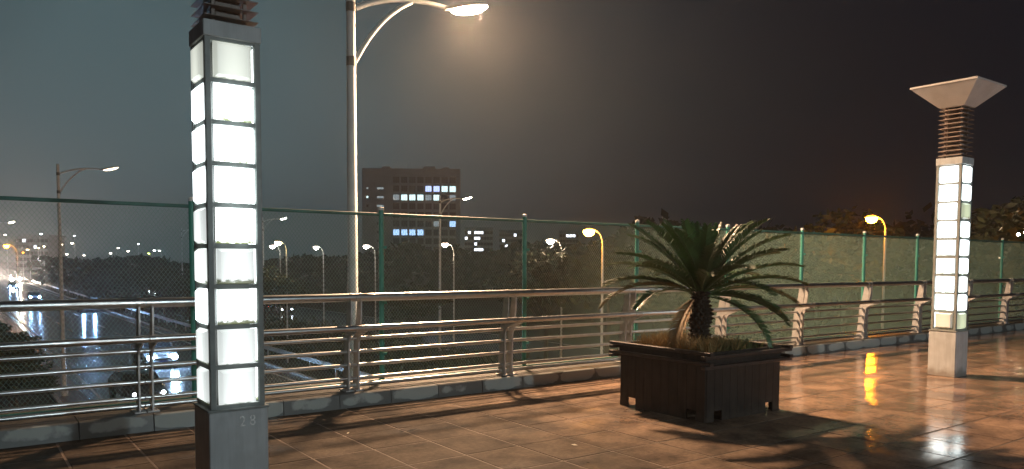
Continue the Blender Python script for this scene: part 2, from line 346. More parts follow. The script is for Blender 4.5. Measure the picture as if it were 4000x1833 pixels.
for k in range(26): place('kerb_length', kbm, kb, (16.3, 4+k*8.0, RZ-.02))
road2 = sheet('far_road', 30.0, 41.0, -60, 700, RZ, ASPH, kind='structure')
for x in (30.4, 40.4): sheet('edge_line', x-.08, x+.08, -40, 500, RZ+.004, PAINT, road2)

# steel crash barrier along the right edge of the road
STEELP = mat('galvanised_barrier', (.50, .51, .50), .5, .3, var=.2, scale=3)
bar = thing('crash_barrier', 'pale steel crash barrier along the far edge of the wet road', 'crash barrier', (17.75, 0, RZ-.06))
prof = [(-.04,.82),(.05,.80),(.05,.74),(-.02,.68),(.05,.62),(.05,.56),(-.04,.54)]
wv = MB()
vs = [(y*1.6, -8, z) for y, z in prof]+[(y*1.6, 320, z) for y, z in prof]
wv.add(vs, [(i, i+1, i+8, i+7) for i in range(6)]+[(0,7,13,6)]); wv.obj('beam', STEELP, bar)
pm = MB().box(-.05, .05, -.06, .06, 0, .78).mesh('barrier_post', STEELP)
for k in range(70): place('barrier_post', pm, bar, (.12, -6+k*4.0, 0))

# ------------------------------------------------------------------ bridge deck
DECK = mat('deck_concrete', (.17, .17, .165), .7, var=.25, scale=3)
JOINT = mat('paving_joint', (.145, .105, .078), .8, coat=.05, coat_r=.3, var=.6, scale=1.6)
deck = MB().box(-16, 45, -10, 8.55, -1.1, -.03).obj('bridge_deck', DECK, kind='structure')
floor = sheet('bridge_floor', -16, 45, -10, 7.7, -.003, JOINT, kind='structure')
TX, TY, GAP = .54, .605, .015
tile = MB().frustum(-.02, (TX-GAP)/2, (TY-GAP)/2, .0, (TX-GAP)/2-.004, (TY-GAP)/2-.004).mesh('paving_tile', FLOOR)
spots = []
ox, oy = 5.535-20*TX, 7.69-.001
for i in range(-20, 72):
    for j in range(29):
        x = ox+(i+.5)*TX; y = oy-(j+.5)*TY
        if x > 44.5 or x < -15.7: continue
        px, py, z = proj((x, y, 0))
        vis = z > .3 and -60 < px < 4060 and py < 1900
        size = (TX*TY*1.6/z**3) if vis else 0
        spots.append((size, x, y))
spots.sort(reverse=True)
rest = MB()
for k, (s, x, y) in enumerate(spots):
    dz = random.uniform(-.0012, .0018)
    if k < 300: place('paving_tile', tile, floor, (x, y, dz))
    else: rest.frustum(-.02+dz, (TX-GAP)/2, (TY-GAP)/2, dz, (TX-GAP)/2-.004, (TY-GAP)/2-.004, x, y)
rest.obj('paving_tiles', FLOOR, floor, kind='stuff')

kerb = place('bridge_kerb', None, kind='structure')
KY, KH = 7.69, .155
ks = MB().add([(-.304,0,-.02),(.304,0,-.02),(.304,.86,-.02),(-.304,.86,-.02),(-.304,.015,KH-.012),(.304,.015,KH-.012),(.304,.86,KH-.012),(-.304,.86,KH-.012),(-.304,.03,KH),(.304,.03,KH),(.304,.86,KH),(-.304,.86,KH)],
    [(0,3,2,1),(0,1,5,4),(1,2,6,5),(2,3,7,6),(3,0,4,7),(4,5,9,8),(5,6,10,9),(6,7,11,10),(7,4,8,11),(8,9,10,11)]).mesh('kerb_stone', KERB)
ks.materials.append(mat('kerb_top_grime', (.060, .056, .050), .5, var=.4, scale=9))
for p in ks.polygons:
    if p.normal.z > .9: p.material_index = 1
for k in range(-22, 66):
    place('kerb_stone', ks, kerb, (2.70+.308+k*.616, KY+random.uniform(-.004, .004), 0))

# ------------------------------------------------------------------ railing
STEEL = mat('brushed_stainless', (.66, .69, .70), .31, 1.0, var=.10, scale=14, bump=.05, bscale=90)
PLATE = mat('satin_steel_plate', (.50, .49, .48), .48, .55, var=.18, scale=9)
rail = thing('railing', 'stainless steel bridge railing with paired plate posts and horizontal pipes', 'railing', (0, KY, KH))
SP, AR, AF = 2.1122, 1.4328, 4.0713
ZB = KH
def rx(x): return x
RY, HY, TYR = 7.80-KY, 7.645-KY, 7.885-KY    # top rail, handrail, thin rails
X0, X1 = AR-4*SP, AR+15*SP
for k in range(-4, 15):                     # pipes come in bays, sleeved at the posts
    a, b = AR+k*SP+.003, AR+(k+1)*SP-.003
    for nm, y, z, r in (('top_rail', RY, 1.195, .046), ('handrail', HY, .868, .033)):
        MB().tube([(a, y, z-ZB), (b, y, z-ZB)], r, 20).obj(nm, STEEL, rail, smooth=True)
    for z in (.735, .588, .438, .288):
        MB().tube([(a, TYR, z-ZB), (b, TYR, z-ZB)], .0205, 12).obj('rail_pipe', STEEL, rail, smooth=True)
    MB().tube([(a, TYR+.03, .208-ZB), (b, TYR+.03, .208-ZB)], .024, 12).obj('foot_pipe', STEEL, rail, smooth=True)
# plate profile in (y, z): flared foot, hook forward to the handrail, neck leaning in to the top rail
prof = [(7.83,.152),(7.99,.152),(7.965,.40),(7.945,.72),(7.91,.84),(7.875,1.0),(7.85,1.16),(7.755,1.16),(7.76,1.0),(7.775,.90),(7.74,.888),(7.66,.90),(7.615,.86),(7.63,.825),(7.70,.80),(7.785,.765),(7.825,.70),(7.835,.40)]
pmesh = MB().prism([(y-KY, z-ZB) for y, z in prof], -.008, .008).mesh('post_plate', PLATE)
ringT = MB().tube([(-.011, 0, 0), (.011, 0, 0)], .053, 20).mesh('rail_clamp', STEEL, True)
ringH = MB().tube([(-.011, 0, 0), (.011, 0, 0)], .040, 18).mesh('rail_clamp_small', STEEL, True)
foot = MB().box(-.05, .05, -.10, .10, 0, .012).mesh('foot_plate', PLATE)
for k in range(-4, 16):
    for dx in (-.058, .058):
        o = place('post_plate', pmesh, rail, (AR+k*SP+dx, 0, 0))
        place('rail_clamp', ringT, o, (0, RY, 1.195-ZB)); place('rail_clamp', ringH, o, (0, HY, .868-ZB))
        place('foot_plate', foot, o, (0, 7.91-KY, 0))

# ------------------------------------------------------------------ green mesh fence
GREEN = mat('green_paint', (.04, .25, .19), .45, var=.15, scale=5)
GREEN2 = mat('green_paint_worn', (.045, .15, .125), .5, var=.25, scale=4)
fence = thing('mesh_fence', 'tall green chain-link fence behind the steel railing', 'fence', (0, 8.21, KH))
FT = 2.17-KH
fpost = MB().tube([(0,0,0),(0,0,FT+.02)], .030, 12).mesh('fence_post', GREEN, True)
cap = MB().tube([(0,0,FT+.02),(0,0,FT+.05),(0,0,FT+.058)], [.033,.031,.012], 12).mesh('post_cap', mat('cap_grey', (.6,.6,.58), .4), True)
clip = MB().cbox(0, -.035, 0, .05, .03, .03).mesh('mesh_clip', GREEN)
wires = MB(); PX, PZ, TH = .040, .052, .0016
W = SP-.06; HH = FT-.10
for sgn, yo in ((1, -.002), (-1, .002)):
    k = -int(HH/PZ*1)-2
    n = int(W/PX)+int(HH/PZ)+4
    for i in range(-int(HH/PZ)-2, n):
        xa = i*PX; za = 0.0; xb = xa+HH/PZ*PX; zb = HH    # runs up to the right
        t0 = max(0, (0-xa)/(xb-xa)); t1 = min(1, (W-xa)/(xb-xa))
        if t1-t0 < .01: continue
        p = (xa+(xb-xa)*t0, za+(zb-za)*t0); q = (xa+(xb-xa)*t1, za+(zb-za)*t1)
        if sgn < 0: p = (W-p[0], p[1]); q = (W-q[0], q[1])
        wires.tube([(p[0]-W/2, yo, p[1]+.04), (q[0]-W/2, yo, q[1]+.04)], TH, 3, caps=False)
wmesh = wires.mesh('wire_mesh', mat('coated_wire', (.26, .41, .34), .5))
for k in range(-6, 14):
    x = AF+k*SP
    o = place('fence_post', fpost, fence, (x, 0, 0)); place('post_cap', cap, o)
    for z in (.35, .95, 1.6): place('mesh_clip', clip, o, (.02, 0, z))
    if k < 13:
        place('wire_mesh', wmesh, fence, (x+SP/2, 0, 0), kind='stuff')
        MB().tube([(x+.031, 0, FT-.03), (x+SP-.031, 0, FT-.03)], .019, 10).obj('fence_rail', GREEN2, fence, smooth=True)
        MB().tube([(x+.031, 0, .03), (x+SP-.031, 0, .03)], .016, 8).obj('fence_rail', GREEN2, fence, smooth=True)

# ================================================================== LIGHT COLUMNS
CPAINT = streaked('column_grey_paint', (.46, .49, .50), (.63, .67, .69), .45, splash=(.20, .17, .14))
CFRAME = mat('column_frame', (.26, .285, .275), .45, var=.15, scale=12)
LOUV = mat('louvre_brown', (.30, .24, .21), .5, var=.2, scale=8)
DARK = mat('dark_core', (.05, .05, .05), .7)
HOODM = mat('hood_white', (.62, .61, .60), .5, var=.12, scale=4)
NB, HB, HS, PIT = 9, .185, .155, .2556
def pillow():
    w, h, d = .1165, .111, .040
    ww, hh = .097, .091
    v = [(-w,0,-h),(w,0,-h),(w,0,h),(-w,0,h),(-w,-.012,-h),(w,-.012,-h),(w,-.012,h),(-w,-.012,h),(-ww,-d,-hh),(ww,-d,-hh),(ww,-d,hh),(-ww,-d,hh)]
    f = [(0,1,5,4),(1,2,6,5),(2,3,7,6),(3,0,4,7),(4,5,9,8),(5,6,10,9),(6,7,11,10),(7,4,8,11),(8,9,10,11),(3,2,1,0)]
    return MB().add(v, f)
pil = {}
def pillow_mesh(m):
    if m.name not in pil: pil[m.name] = pillow().mesh('light_panel', m, bevel=0)
    return pil[m.name]
def column(x, y, label, special, digits=None):
    t = thing('light_column', label, 'light column', (x, y, 0), 0, 'glowing light columns on the footbridge')
    MB().box(-HB, HB, -HB, HB, 0, .64).obj('base', CPAINT, t, bevel=.006)
    MB().box(-HB-.008, HB+.008, -HB-.008, HB+.008, .641, .655).obj('base_ledge', CFRAME, t, bevel=.003)
    z0, z1 = .655, .655+NB*PIT+.015
    for sx in (-1, 1):
        for sy in (-1, 1):
            MB().box(sx*(HS-.003)-.018, sx*(HS-.003)+.018, sy*(HS-.003)-.018, sy*(HS-.003)+.018, z0, z1).obj('corner_post', CFRAME, t, bevel=.003)
    MB().box(-.10, .10, -.10, .10, z0, z1-.01).obj('core', DARK, t)
    for k in range(NB+1):
        z = z0+k*PIT
        for sx in (-1, 1):
            MB().box(-HS+.019, HS-.019, sx*HS-.012, sx*HS+.012, z-.004, z+.024).obj('crossbar', CFRAME, t)
            MB().box(sx*HS-.012, sx*HS+.012, -HS+.019, HS-.019, z-.004, z+.024).obj('crossbar', CFRAME, t)
    for side in range(4):
        a = side*math.pi/2
        for k in range(NB):
            m = special.get((side, k), PANEL)
            r = HS-.008
            o = place('light_panel', pillow_mesh(m), t, (math.sin(a)*r, -math.cos(a)*r, z0+(k+.5)*PIT+.010), (0, 0, a))
            if m is not PANEL: o['label'] = {'lit_panel_dim': 'dimmer greyish light panel', 'lit_panel_mid': 'slightly dim stained light panel', 'lit_panel_soft': 'softly lit white panel', 'lit_panel_off': 'weak stained beige light panel', 'lit_panel_algae': 'greenish algae-stained light panel'}[m.name]
    MB().box(-HS-.022, HS+.022, -HS-.022, HS+.022, z1, z1+.10).obj('cap_block', CPAINT, t, bevel=.005)
    zl = z1+.10
    for sx in (-1, 1):
        for sy in (-1, 1):
            MB().box(sx*.098-.010, sx*.098+.010, sy*.098-.010, sy*.098+.010, zl, zl+.70).obj('neck_post', LOUV, t)
    MB().box(-.075, .075, -.075, .075, zl, zl+.70).obj('neck_core', LOUV, t)
    for k in range(11):
        z = zl+.03+k*.0625
        MB().frustum(z, .165, .165, z+.006, .163, .163).frustum(z+.0061, .160, .160, z+.030, .088, .088).obj('louvre', LOUV, t)
    zh = zl+.70
    h = MB().frustum(zh, .165, .165, zh+.27, .435, .435).obj('hood', HOODM, t)
    MB().box(-.445, .445, -.445, .445, zh+.271, zh+.30).obj('hood_rim', HOODM, h, bevel=.003)
    return t
c1 = column(1.445, 5.125, 'near glowing glass-panel light column with number 28 on its grey base',
            {(0,8): PANEL_DIM, (3,8): PANEL_DIM, (0,0): PANEL_MID, (3,0): PANEL_MID, (0,1): PANEL_MID, (0,3): PANEL_MID, (3,1): PANEL_MID, (3,4): PANEL_MID, (0,2): PANEL_WARM, (3,3): PANEL_WARM})
c2 = column(11.435, 5.125, 'distant glowing light column with a flared square hood beyond the planter',
            {(3,3): PANEL_WARM, (3,4): PANEL_WARM, (0,2): PANEL_WARM, (3,0): PANEL_OFF, (0,0): PANEL_GREEN, (0,6): PANEL_GREEN})
# stencilled number on the near base
fc = bpy.data.curves.new('number', 'FONT'); fc.body = '2 8'; fc.size = .088; fc.space_character = 1.0; fc.extrude = .0006
fo = bpy.data.objects.new('tmp', fc); COL.objects.link(fo)
dg = bpy.context.evaluated_depsgraph_get(); nm = bpy.data.meshes.new_from_object(fo.evaluated_get(dg)); bpy.data.objects.remove(fo)
nm.materials.clear(); nm.materials.append(mat('stencil_paint', (.85, .86, .85), .6, var=.35, scale=60))
place('stencil_number', nm, c1, (.0, -HB-.0016, .535), (R(90), 0, 0), (.92, 1.12, 1))

# ================================================================== PLANTER AND CYCAD
WOOD = streaked('dark_stained_wood', (.020, .015, .012), (.048, .037, .030), .6, sx=30, sz=2.0, lo=.36, hi=.66, splash=(.075, .058, .044))
WOOD2 = mat('rim_wood', (.055, .043, .038), .45, var=.3, scale=12, bump=.1, bscale=50, rnd=.12)
PXc, PYc, PH = 6.60, 5.56, .60
pl = thing('planter_box', 'large square dark wooden planter box on the wet paving', 'planter', (PXc, PYc, 0))
nbd, bw = 10, .120
lng = MB().box(-bw/2+.0015, bw/2-.0015, -.011, .011, 0, .60).mesh('side_board', WOOD, bevel=.002)
sht = MB().box(-bw/2+.0015, bw/2-.0015, -.011, .011, .105, .60).mesh('side_board_short', WOOD, bevel=.002)
for side in range(4):
    a = side*math.pi/2
    for k in range(nbd):
        u = (k-(nbd-1)/2)*bw
        p = Vector((u, -nbd*bw/2-.0, 0)); p.rotate(Matrix.Rotation(a, 3, 'Z'))
        place('side_board', sht if k in (1, 8) else lng, pl, p, (0, 0, a))
hw = nbd*bw/2
MB().box(-hw+.02, hw-.02, -hw+.02, hw-.02, .12, .60).obj('soil', mat('soil', (.03, .024, .018), .95, var=.4, scale=20), pl)
for tier, (z, ov, pr) in enumerate(((.545, .115, .055), (.645, .115, .050))):
    for s in (-1, 1):
        zz = z+(0 if s else 0)
        MB().box(-hw-ov, hw+ov, s*(hw+pr)-.03, s*(hw+pr)+.03, zz, zz+.034).obj('rim_board', WOOD2, pl, bevel=.004)
        MB().box(s*(hw+pr)-.03, s*(hw+pr)+.03, -hw-ov, hw+ov, zz+.035, zz+.069).obj('rim_board', WOOD2, pl, bevel=.004)
for s in (-1, 1):
    MB().box(-hw-.02, hw+.02, s*(hw+.0)-.011, s*(hw+.0)+.011, .601, .70).obj('upper_board', WOOD, pl)
    MB().box(s*hw-.011, s*hw+.011, -hw+.02, hw-.02, .601, .70).obj('upper_board', WOOD, pl)

def leafm(name, c, rough=.5, rnd=.2, trans=.25):
    m = mat(name, c, rough, var=.35, scale=3, rnd=rnd)
    m.node_tree.nodes['Principled BSDF'].inputs['Subsurface Weight'].default_value = 0
    return m
FROND = leafm('cycad_leaf', (.058, .120, .042), .40)
FROND_Y = leafm('cycad_leaf_yellowing', (.105, .105, .036), .5)
FROND_D = leafm('cycad_leaf_dead', (.26, .17, .08), .7)
cyc = thing('cycad', 'spiky dark green sago palm growing in the wooden planter', 'palm', (PXc, PYc, .60))
tr = MB(); rings = 15
for i in range(rings):
    z = i*.045; r = .130+.018*math.sin(i*.9)+(.02 if i < 3 else 0)-(.02 if i > 12 else 0)
    for k in range(13):       # leaf-base scales
        a = 2*math.pi*(k+.5*(i % 2))/13+random.uniform(-.08, .08)
        ca, sa = math.cos(a), math.sin(a); w = .025; o = r+random.uniform(.008, .022)
        tr.add([(ca*(r-.03)-sa*w, sa*(r-.03)+ca*w, z), (ca*(r-.03)+sa*w, sa*(r-.03)-ca*w, z), (ca*o, sa*o, z+.03), (ca*(r-.035)-sa*w, sa*(r-.035)+ca*w, z+.055), (ca*(r-.035)+sa*w, sa*(r-.035)-ca*w, z+.055)],
               [(0,1,2),(0,2,3),(1,4,2),(3,2,4)])
tr.tube([(0,0,-.05),(0,0,.66)], [.10,.085], 12)
tr.obj('trunk', mat('cycad_trunk', (.045, .033, .024), .85, var=.4, scale=18), cyc)
def frond(az, el, length, droop, m, side_bend=0, nl=66, wid=.14):
    b = MB(); n = 18; pts = []; p = Vector((0, 0, 0)); e = el; a = az
    step = length/n
    dirs = []
    for i in range(n+1):
        d = Vector((math.cos(e)*math.cos(a), math.cos(e)*math.sin(a), math.sin(e)))
        pts.append(p.copy()); dirs.append(d); p = p+d*step
        e -= droop/n*(.35+1.3*i/n); a += side_bend/n
    b.tube([q for q in pts], [.0085*(1-.75*i/n) for i in range(n+1)], 5)
    for i in range(nl):
        t = .12+.88*(i+.5)/nl; f = t*n; j = min(int(f), n-1); q = pts[j].lerp(pts[j+1], f-j); d = dirs[j]
        sd = d.cross(Vector((0,0,1)))
        if sd.length < .1: sd = Vector((-math.sin(az), math.cos(az), 0))
        sd.normalize(); up = sd.cross(d).normalized()
        ll = wid*(min(1, (t-.05)*4.0) if t < .3 else 1.0)*(1.0-.55*max(0, (t-.62)/.38)**1.6)*random.uniform(.9, 1.08)
        for s in (-1, 1):
            fwd = R(random.uniform(30, 42)); lift = R(random.uniform(18, 34))
            o = (sd*s*math.cos(fwd)*math.cos(lift)+d*math.sin(fwd)+up*math.sin(lift)*.8).normalized()
            wv = d*.0100
            tip = q+o*ll-Vector((0,0,ll*.10)); mid = q+o*ll*.55+up*.004
            b.add([q-wv*.6, q+wv*.6, mid+wv, tip, mid-wv], [(0,1,2,4),(4,2,3)])
    return b.obj('frond', m, cyc, (random.uniform(-.03,.03), random.uniform(-.03,.03), .64))
random.seed(21)
ga = 2.399963
for i in range(40):
    f = i/39
    az = i*ga+random.uniform(-.2, .2)
    el = R(78-f*62+random.uniform(-5, 5))
    ln = .70+.42*min(1, f*2.4)+random.uniform(-.08, .08)
    dr = R(16+f*44+random.uniform(-8, 8))
    frond(az, el, ln, dr, FROND, random.uniform(-.25, .25))
cam_az = math.atan2(-PYc, -PXc)
for az, el, ln, dr, m in ((cam_az-1.40, 20, 1.22, 82, FROND_Y), (cam_az-1.62, 24, 1.12, 60, FROND), (cam_az+1.95, 44, 1.0, 46, FROND),
                          (cam_az-.55, -30, .74, 60, FROND_D), (cam_az-.95, -52, .66, 36, FROND_D),
                          (cam_az+1.0, -8, .98, 72, FROND), (cam_az+1.22, 8, 1.02, 66, FROND), (cam_az+1.45, 2, 1.0, 60, FROND)):
    frond(az, R(el), ln, R(dr), m, random.uniform(-.2, .2), nl=40 if m is FROND_D else 66)
# weeds and dry grass round the trunk
def blades(n, hmin, hmax, m, name, seed, region, lab, cat):
    random.seed(seed); b = MB()
    for _ in range(n):
        x, y = region(); h = random.uniform(hmin, hmax); a = random.uniform(0, 6.283); w = random.uniform(.003, .006)
        lx, ly = random.gauss(0, .35)*h, random.gauss(0, .35)*h
        ca, sa = math.cos(a)*w, math.sin(a)*w
        b.add([(x-ca,y-sa,0),(x+ca,y+sa,0),(x+lx*.4+ca*.8,y+ly*.4+sa*.8,h*.6),(x+lx,y+ly,h),(x+lx*.4-ca*.8,y+ly*.4-sa*.8,h*.6)], [(0,1,2,4),(4,2,3)])
    o = b.obj(name, m, None, (PXc, PYc, .60)); o['kind'] = 'stuff'; o['label'] = lab; o['category'] = cat
blades(1900, .12, .26, leafm('dry_grass', (.34, .23, .085), .7), 'dry_grass', 3, lambda: (random.uniform(-.50, .1), random.uniform(-.5, .5)), 'dry yellow grass in the planter around the palm', 'grass')
blades(1600, .09, .21, leafm('green_weeds', (.10, .12, .035), .6), 'green_weeds', 4, lambda: (random.uniform(-.3, .50), random.uniform(-.5, .5)), 'low green weeds growing at the right of the planter', 'weeds')

# ================================================================== STREET LAMPS
POLE = mat('lamp_pole_paint', (.74, .80, .82), .42, var=.08, scale=3)
BAND = mat('lamp_collar', (.16, .17, .17), .5)
HEADM = mat('lamp_housing', (.35, .35, .34), .5)
def lens_mat(name, c, s):
    return mat(name, (.8, .8, .8), .3, emit=c, es=s)
HT = 6.05-RZ                     # light height above the road
def road_lamp(x, y, label, color, emit, watts, lit=True, yaw=0, extra=.25, group='tall bracket street lamps along the highway'):
    t = thing('street_lamp', label, 'street lamp', (x, y, RZ-.06), yaw, group)
    MB().tube([(0,0,0),(0,0,HT+extra)], [.105, .066], 18).obj('pole', POLE, t, smooth=True)
    MB().tube([(0,0,0),(0,0,.45)], .17, 14).obj('pole_base', POLE, t, smooth=True)
    za, zb = HT-.22, HT-1.10
    for z in (za, zb): MB().tube([(0,0,z-.075),(0,0,z+.075)], .083, 18).obj('collar', BAND, t, smooth=True)
    arm = bez((.07,0,za+.0), (.85,0,HT+.22), (1.95,0,HT+.12), 16)
    MB().tube(arm, [.052-.014*i/16 for i in range(17)], 12).obj('arm', POLE, t, smooth=True)
    MB().tube(bez((.07,0,zb), (.50,0,HT-.25), (1.13,0,HT+.085), 14), .040, 12).obj('brace', POLE, t, smooth=True)
    h = MB()
    # cobra-head housing: rounded, wider in the middle
    secs = [(1.80,.05,.045),(2.0,.10,.06),(2.25,.15,.065),(2.5,.15,.06),(2.68,.09,.04),(2.74,.03,.02)]
    vs = []
    for (xx, wy, hz) in secs:
        for k in range(10):
            a = 2*math.pi*k/10; zz = math.sin(a)*hz
            vs.append((xx, math.cos(a)*wy, HT+.10+(zz if zz > 0 else zz*.3)))
    fs = [(i*10+k, i*10+(k+1) % 10, (i+1)*10+(k+1) % 10, (i+1)*10+k) for i in range(5) for k in range(10)]+[tuple(range(10)), tuple(range(50, 60))]
    ct, st = math.cos(R(15)), math.sin(R(15))
    tilt = lambda v: (1.85+(v[0]-1.85)*ct-(v[2]-HT-.09)*st, v[1], HT+.09+(v[0]-1.85)*st+(v[2]-HT-.09)*ct)
    vs = [tilt(v) for v in vs]
    head = h.add(vs, fs).obj('lamp_head', HEADM, t, smooth=True)
    vs = []
    ls = [(1.98,.06,.012),(2.08,.14,.06),(2.30,.17,.09),(2.54,.15,.07),(2.70,.07,.015)]
    for (xx, wy, hz) in ls:
        for k in range(9):
            a = math.pi*k/8; vs.append((xx, math.cos(a)*wy, HT+.073-math.sin(a)*hz))
    vs = [tilt(v) for v in vs]
    fs = [(i*9+k, i*9+k+1, (i+1)*9+k+1, (i+1)*9+k) for i in range(4) for k in range(8)]
    MB().add(vs, fs).obj('lens', lens_mat('lens_%s_%g' % (label[:14], emit), color, emit), head, smooth=True)
    return t
WARM = (1.0, .63, .37)
road_lamp(5.42, 12.0, 'tall white street lamp with glowing head beside the footbridge', WARM, 6200, 0, extra=2.2)
road_lamp(3.2, -19.7, 'tall white street lamp on the opposite side of the footbridge from the fence', (.80, .96, 1.0), 5200, 0, extra=.25)
road_lamp(4.25, 43.7, 'street lamp over the wet road at the far left, its head dimmer than the others', (1,.8,.55), 5, 0)
road_lamp(28.15, 47.46, 'lit bracket street lamp in front of the office building', (1,.68,.38), 300, 0)
road_lamp(27.4, 84.0, 'small lit bracket street lamp just right of the near light column', (1,.78,.55), 260, 0)
road_lamp(3.65, 115.3, 'far lit street lamp at the left edge of the picture', (1,.70,.45), 400, 0)
road_lamp(27.4, 121.0, 'faint far street lamp pole left of the near light column', (1,.78,.55), .6, 0, lit=False)

def curved_lamp(px, py, d_z, pole_px, color, emit, watts, label, head_z=3.0, rad=.26):
    # head position from its bearing and its mounting height (8.2 m above the road)
    d = FW+RT*((px-2000)/F_PX)-UP*((py-CY)/F_PX); tt = (head_z-1.6)/d.z; P = EYE+d*tt
    view = Vector((P.x, P.y, 0)).normalized(); side = Vector((view.y, -view.x, 0))
    dist = (P-EYE).dot(FW); aw = (pole_px-px)/F_PX*dist
    yaw = math.atan2(-side.y, -side.x)
    foot_ = P+side*aw
    t = thing('curved_street_lamp', label, 'street lamp', (foot_.x, foot_.y, RZ-.06), yaw, 'single-arm street lamps among the trees')
    H = head_z-(RZ-.06)
    A = max(.5, aw); drop = A*1.05
    MB().tube([(0,0,0),(0,0,H-drop)], [.075,.05], 10).obj('pole', POLE, t, smooth=True)
    MB().tube(bez((0,0,H-drop), (.02,0,H+.06), (A*.82,0,H+.05), 10), .032, 8).obj('arm', POLE, t, smooth=True)
    hd = MB().tube([(A*.7,0,H+.07),(A*.85,0,H+.085),(A+.10,0,H+.08),(A+.25,0,H+.05)], [.03,.10,.11,.03], 10).obj('lamp_head', HEADM, t, smooth=True)
    vs = []; 
    for i in range(5):
        th = math.pi/2*i/4
        for k in range(10):
            a = 2*math.pi*k/10; vs.append((A+math.cos(a)*rad*math.cos(th), math.sin(a)*rad*math.cos(th)*.8, H+.01-math.sin(th)*rad*1.0))
    fs = [(i*10+k, i*10+(k+1) % 10, (i+1)*10+(k+1) % 10, (i+1)*10+k) for i in range(4) for k in range(10)]
    MB().add(vs, fs).obj('lens', lens_mat('lens_c_%d' % px, color, emit), hd, smooth=True)
    return t
ORG = (1.0, .27, .006); OR2 = (1.0, .36, .03); WHT = (1.0, .84, .70)
curved_lamp(3405, 852, 0, 3455, ORG, 700, 0, 'amber sodium street lamp left of the distant light column', head_z=3.7)
curved_lamp(2300, 903, 0, 2355, OR2, 420, 0, 'orange street lamp with lit pole just left of the palm')
curved_lamp(2150, 940, 0, 2195, (1,.72,.48), 190, 0, 'pinkish white street lamp second from the palm, above dark trees')
curved_lamp(1738, 955, 0, 1773, (1,.72,.5), 190, 0, 'small street lamp overlapping the bracket lamp pole below the office')
curved_lamp(1430, 962, 0, 1465, WHT, 190, 0, 'white street lamp between the tall pole and the first fence post')
curved_lamp(1235, 966, 0, 1262, WHT, 190, 0, 'white street lamp just left of the tall white pole')
curved_lamp(1085, 948, 0, 1117, (1,.68,.28), 160, 0, 'yellowish street lamp beside the near column, left of a pair')
curved_lamp(1065, 962, 0, 1093, WHT, 90, 0, 'dim white street lamp behind the yellowish one')
curved_lamp(3992, 910, 0, 4040, (1,.66,.40), 700, 0, 'bright street lamp cut by the right edge of the picture', head_z=3.2)
curved_lamp(25, 960, 0, 60, ORG, 500, 0, 'orange street lamp low at the far left edge')

# distant lamps along the far roads
far = [(90,986,ORG),(108,975,(1,.7,.3)),(152,969,(1,.72,.4)),(172,962,(1,.72,.4)),(242,955,(1,.78,.5)),(282,950,(1,.8,.6)),(261,993,(1,.85,.7)),(327,997,(1,.85,.75)),
       (432,989,(1,.88,.8)),(462,969,(1,.85,.7)),(500,981,(1,.85,.75)),(540,953,(.8,.9,1)),(582,990,(.75,.9,.2)),(603,978,(.9,.95,1)),(623,979,(.95,.95,1)),(291,921,(.8,.9,1)),(160,914,(.8,.9,1)),(20,917,(1,.9,.8))]
names = 'first second third fourth fifth sixth seventh eighth ninth tenth eleventh twelfth thirteenth fourteenth fifteenth sixteenth seventeenth eighteenth'.split()
order = sorted(range(len(far)), key=lambda i: far[i][0])
for rank, i in enumerate(order):
    px, py, c = far[i]
    D = 210.0+(i*37 % 90)
    d = FW+RT*((px-2000)/F_PX)-UP*((py-CY)/F_PX); P = EYE+d*D
    H = max(3.0, P.z-(RZ-.06))
    t = thing('distant_lamp', 'tiny distant street lamp, %s from the left in the far cluster' % names[rank], 'street lamp', (P.x, P.y, RZ-.06), random.uniform(0, 6), 'distant lamps beyond the highway')
    MB().tube([(.6,0,0),(.6,0,H-.2),(.3,0,H+.12),(0,0,H+.12)], [.09,.07,.05,.05], 6).obj('pole', POLE, t)
    hd = MB().box(-.6, .45, -.35, .35, H+.03, H+.16).obj('lamp_head', HEADM, t)
    MB().frustum(H-.24, .20, .16, H+.029, .38, .24).obj('lens', lens_mat('lens_f_%d' % px, c, 22), hd)

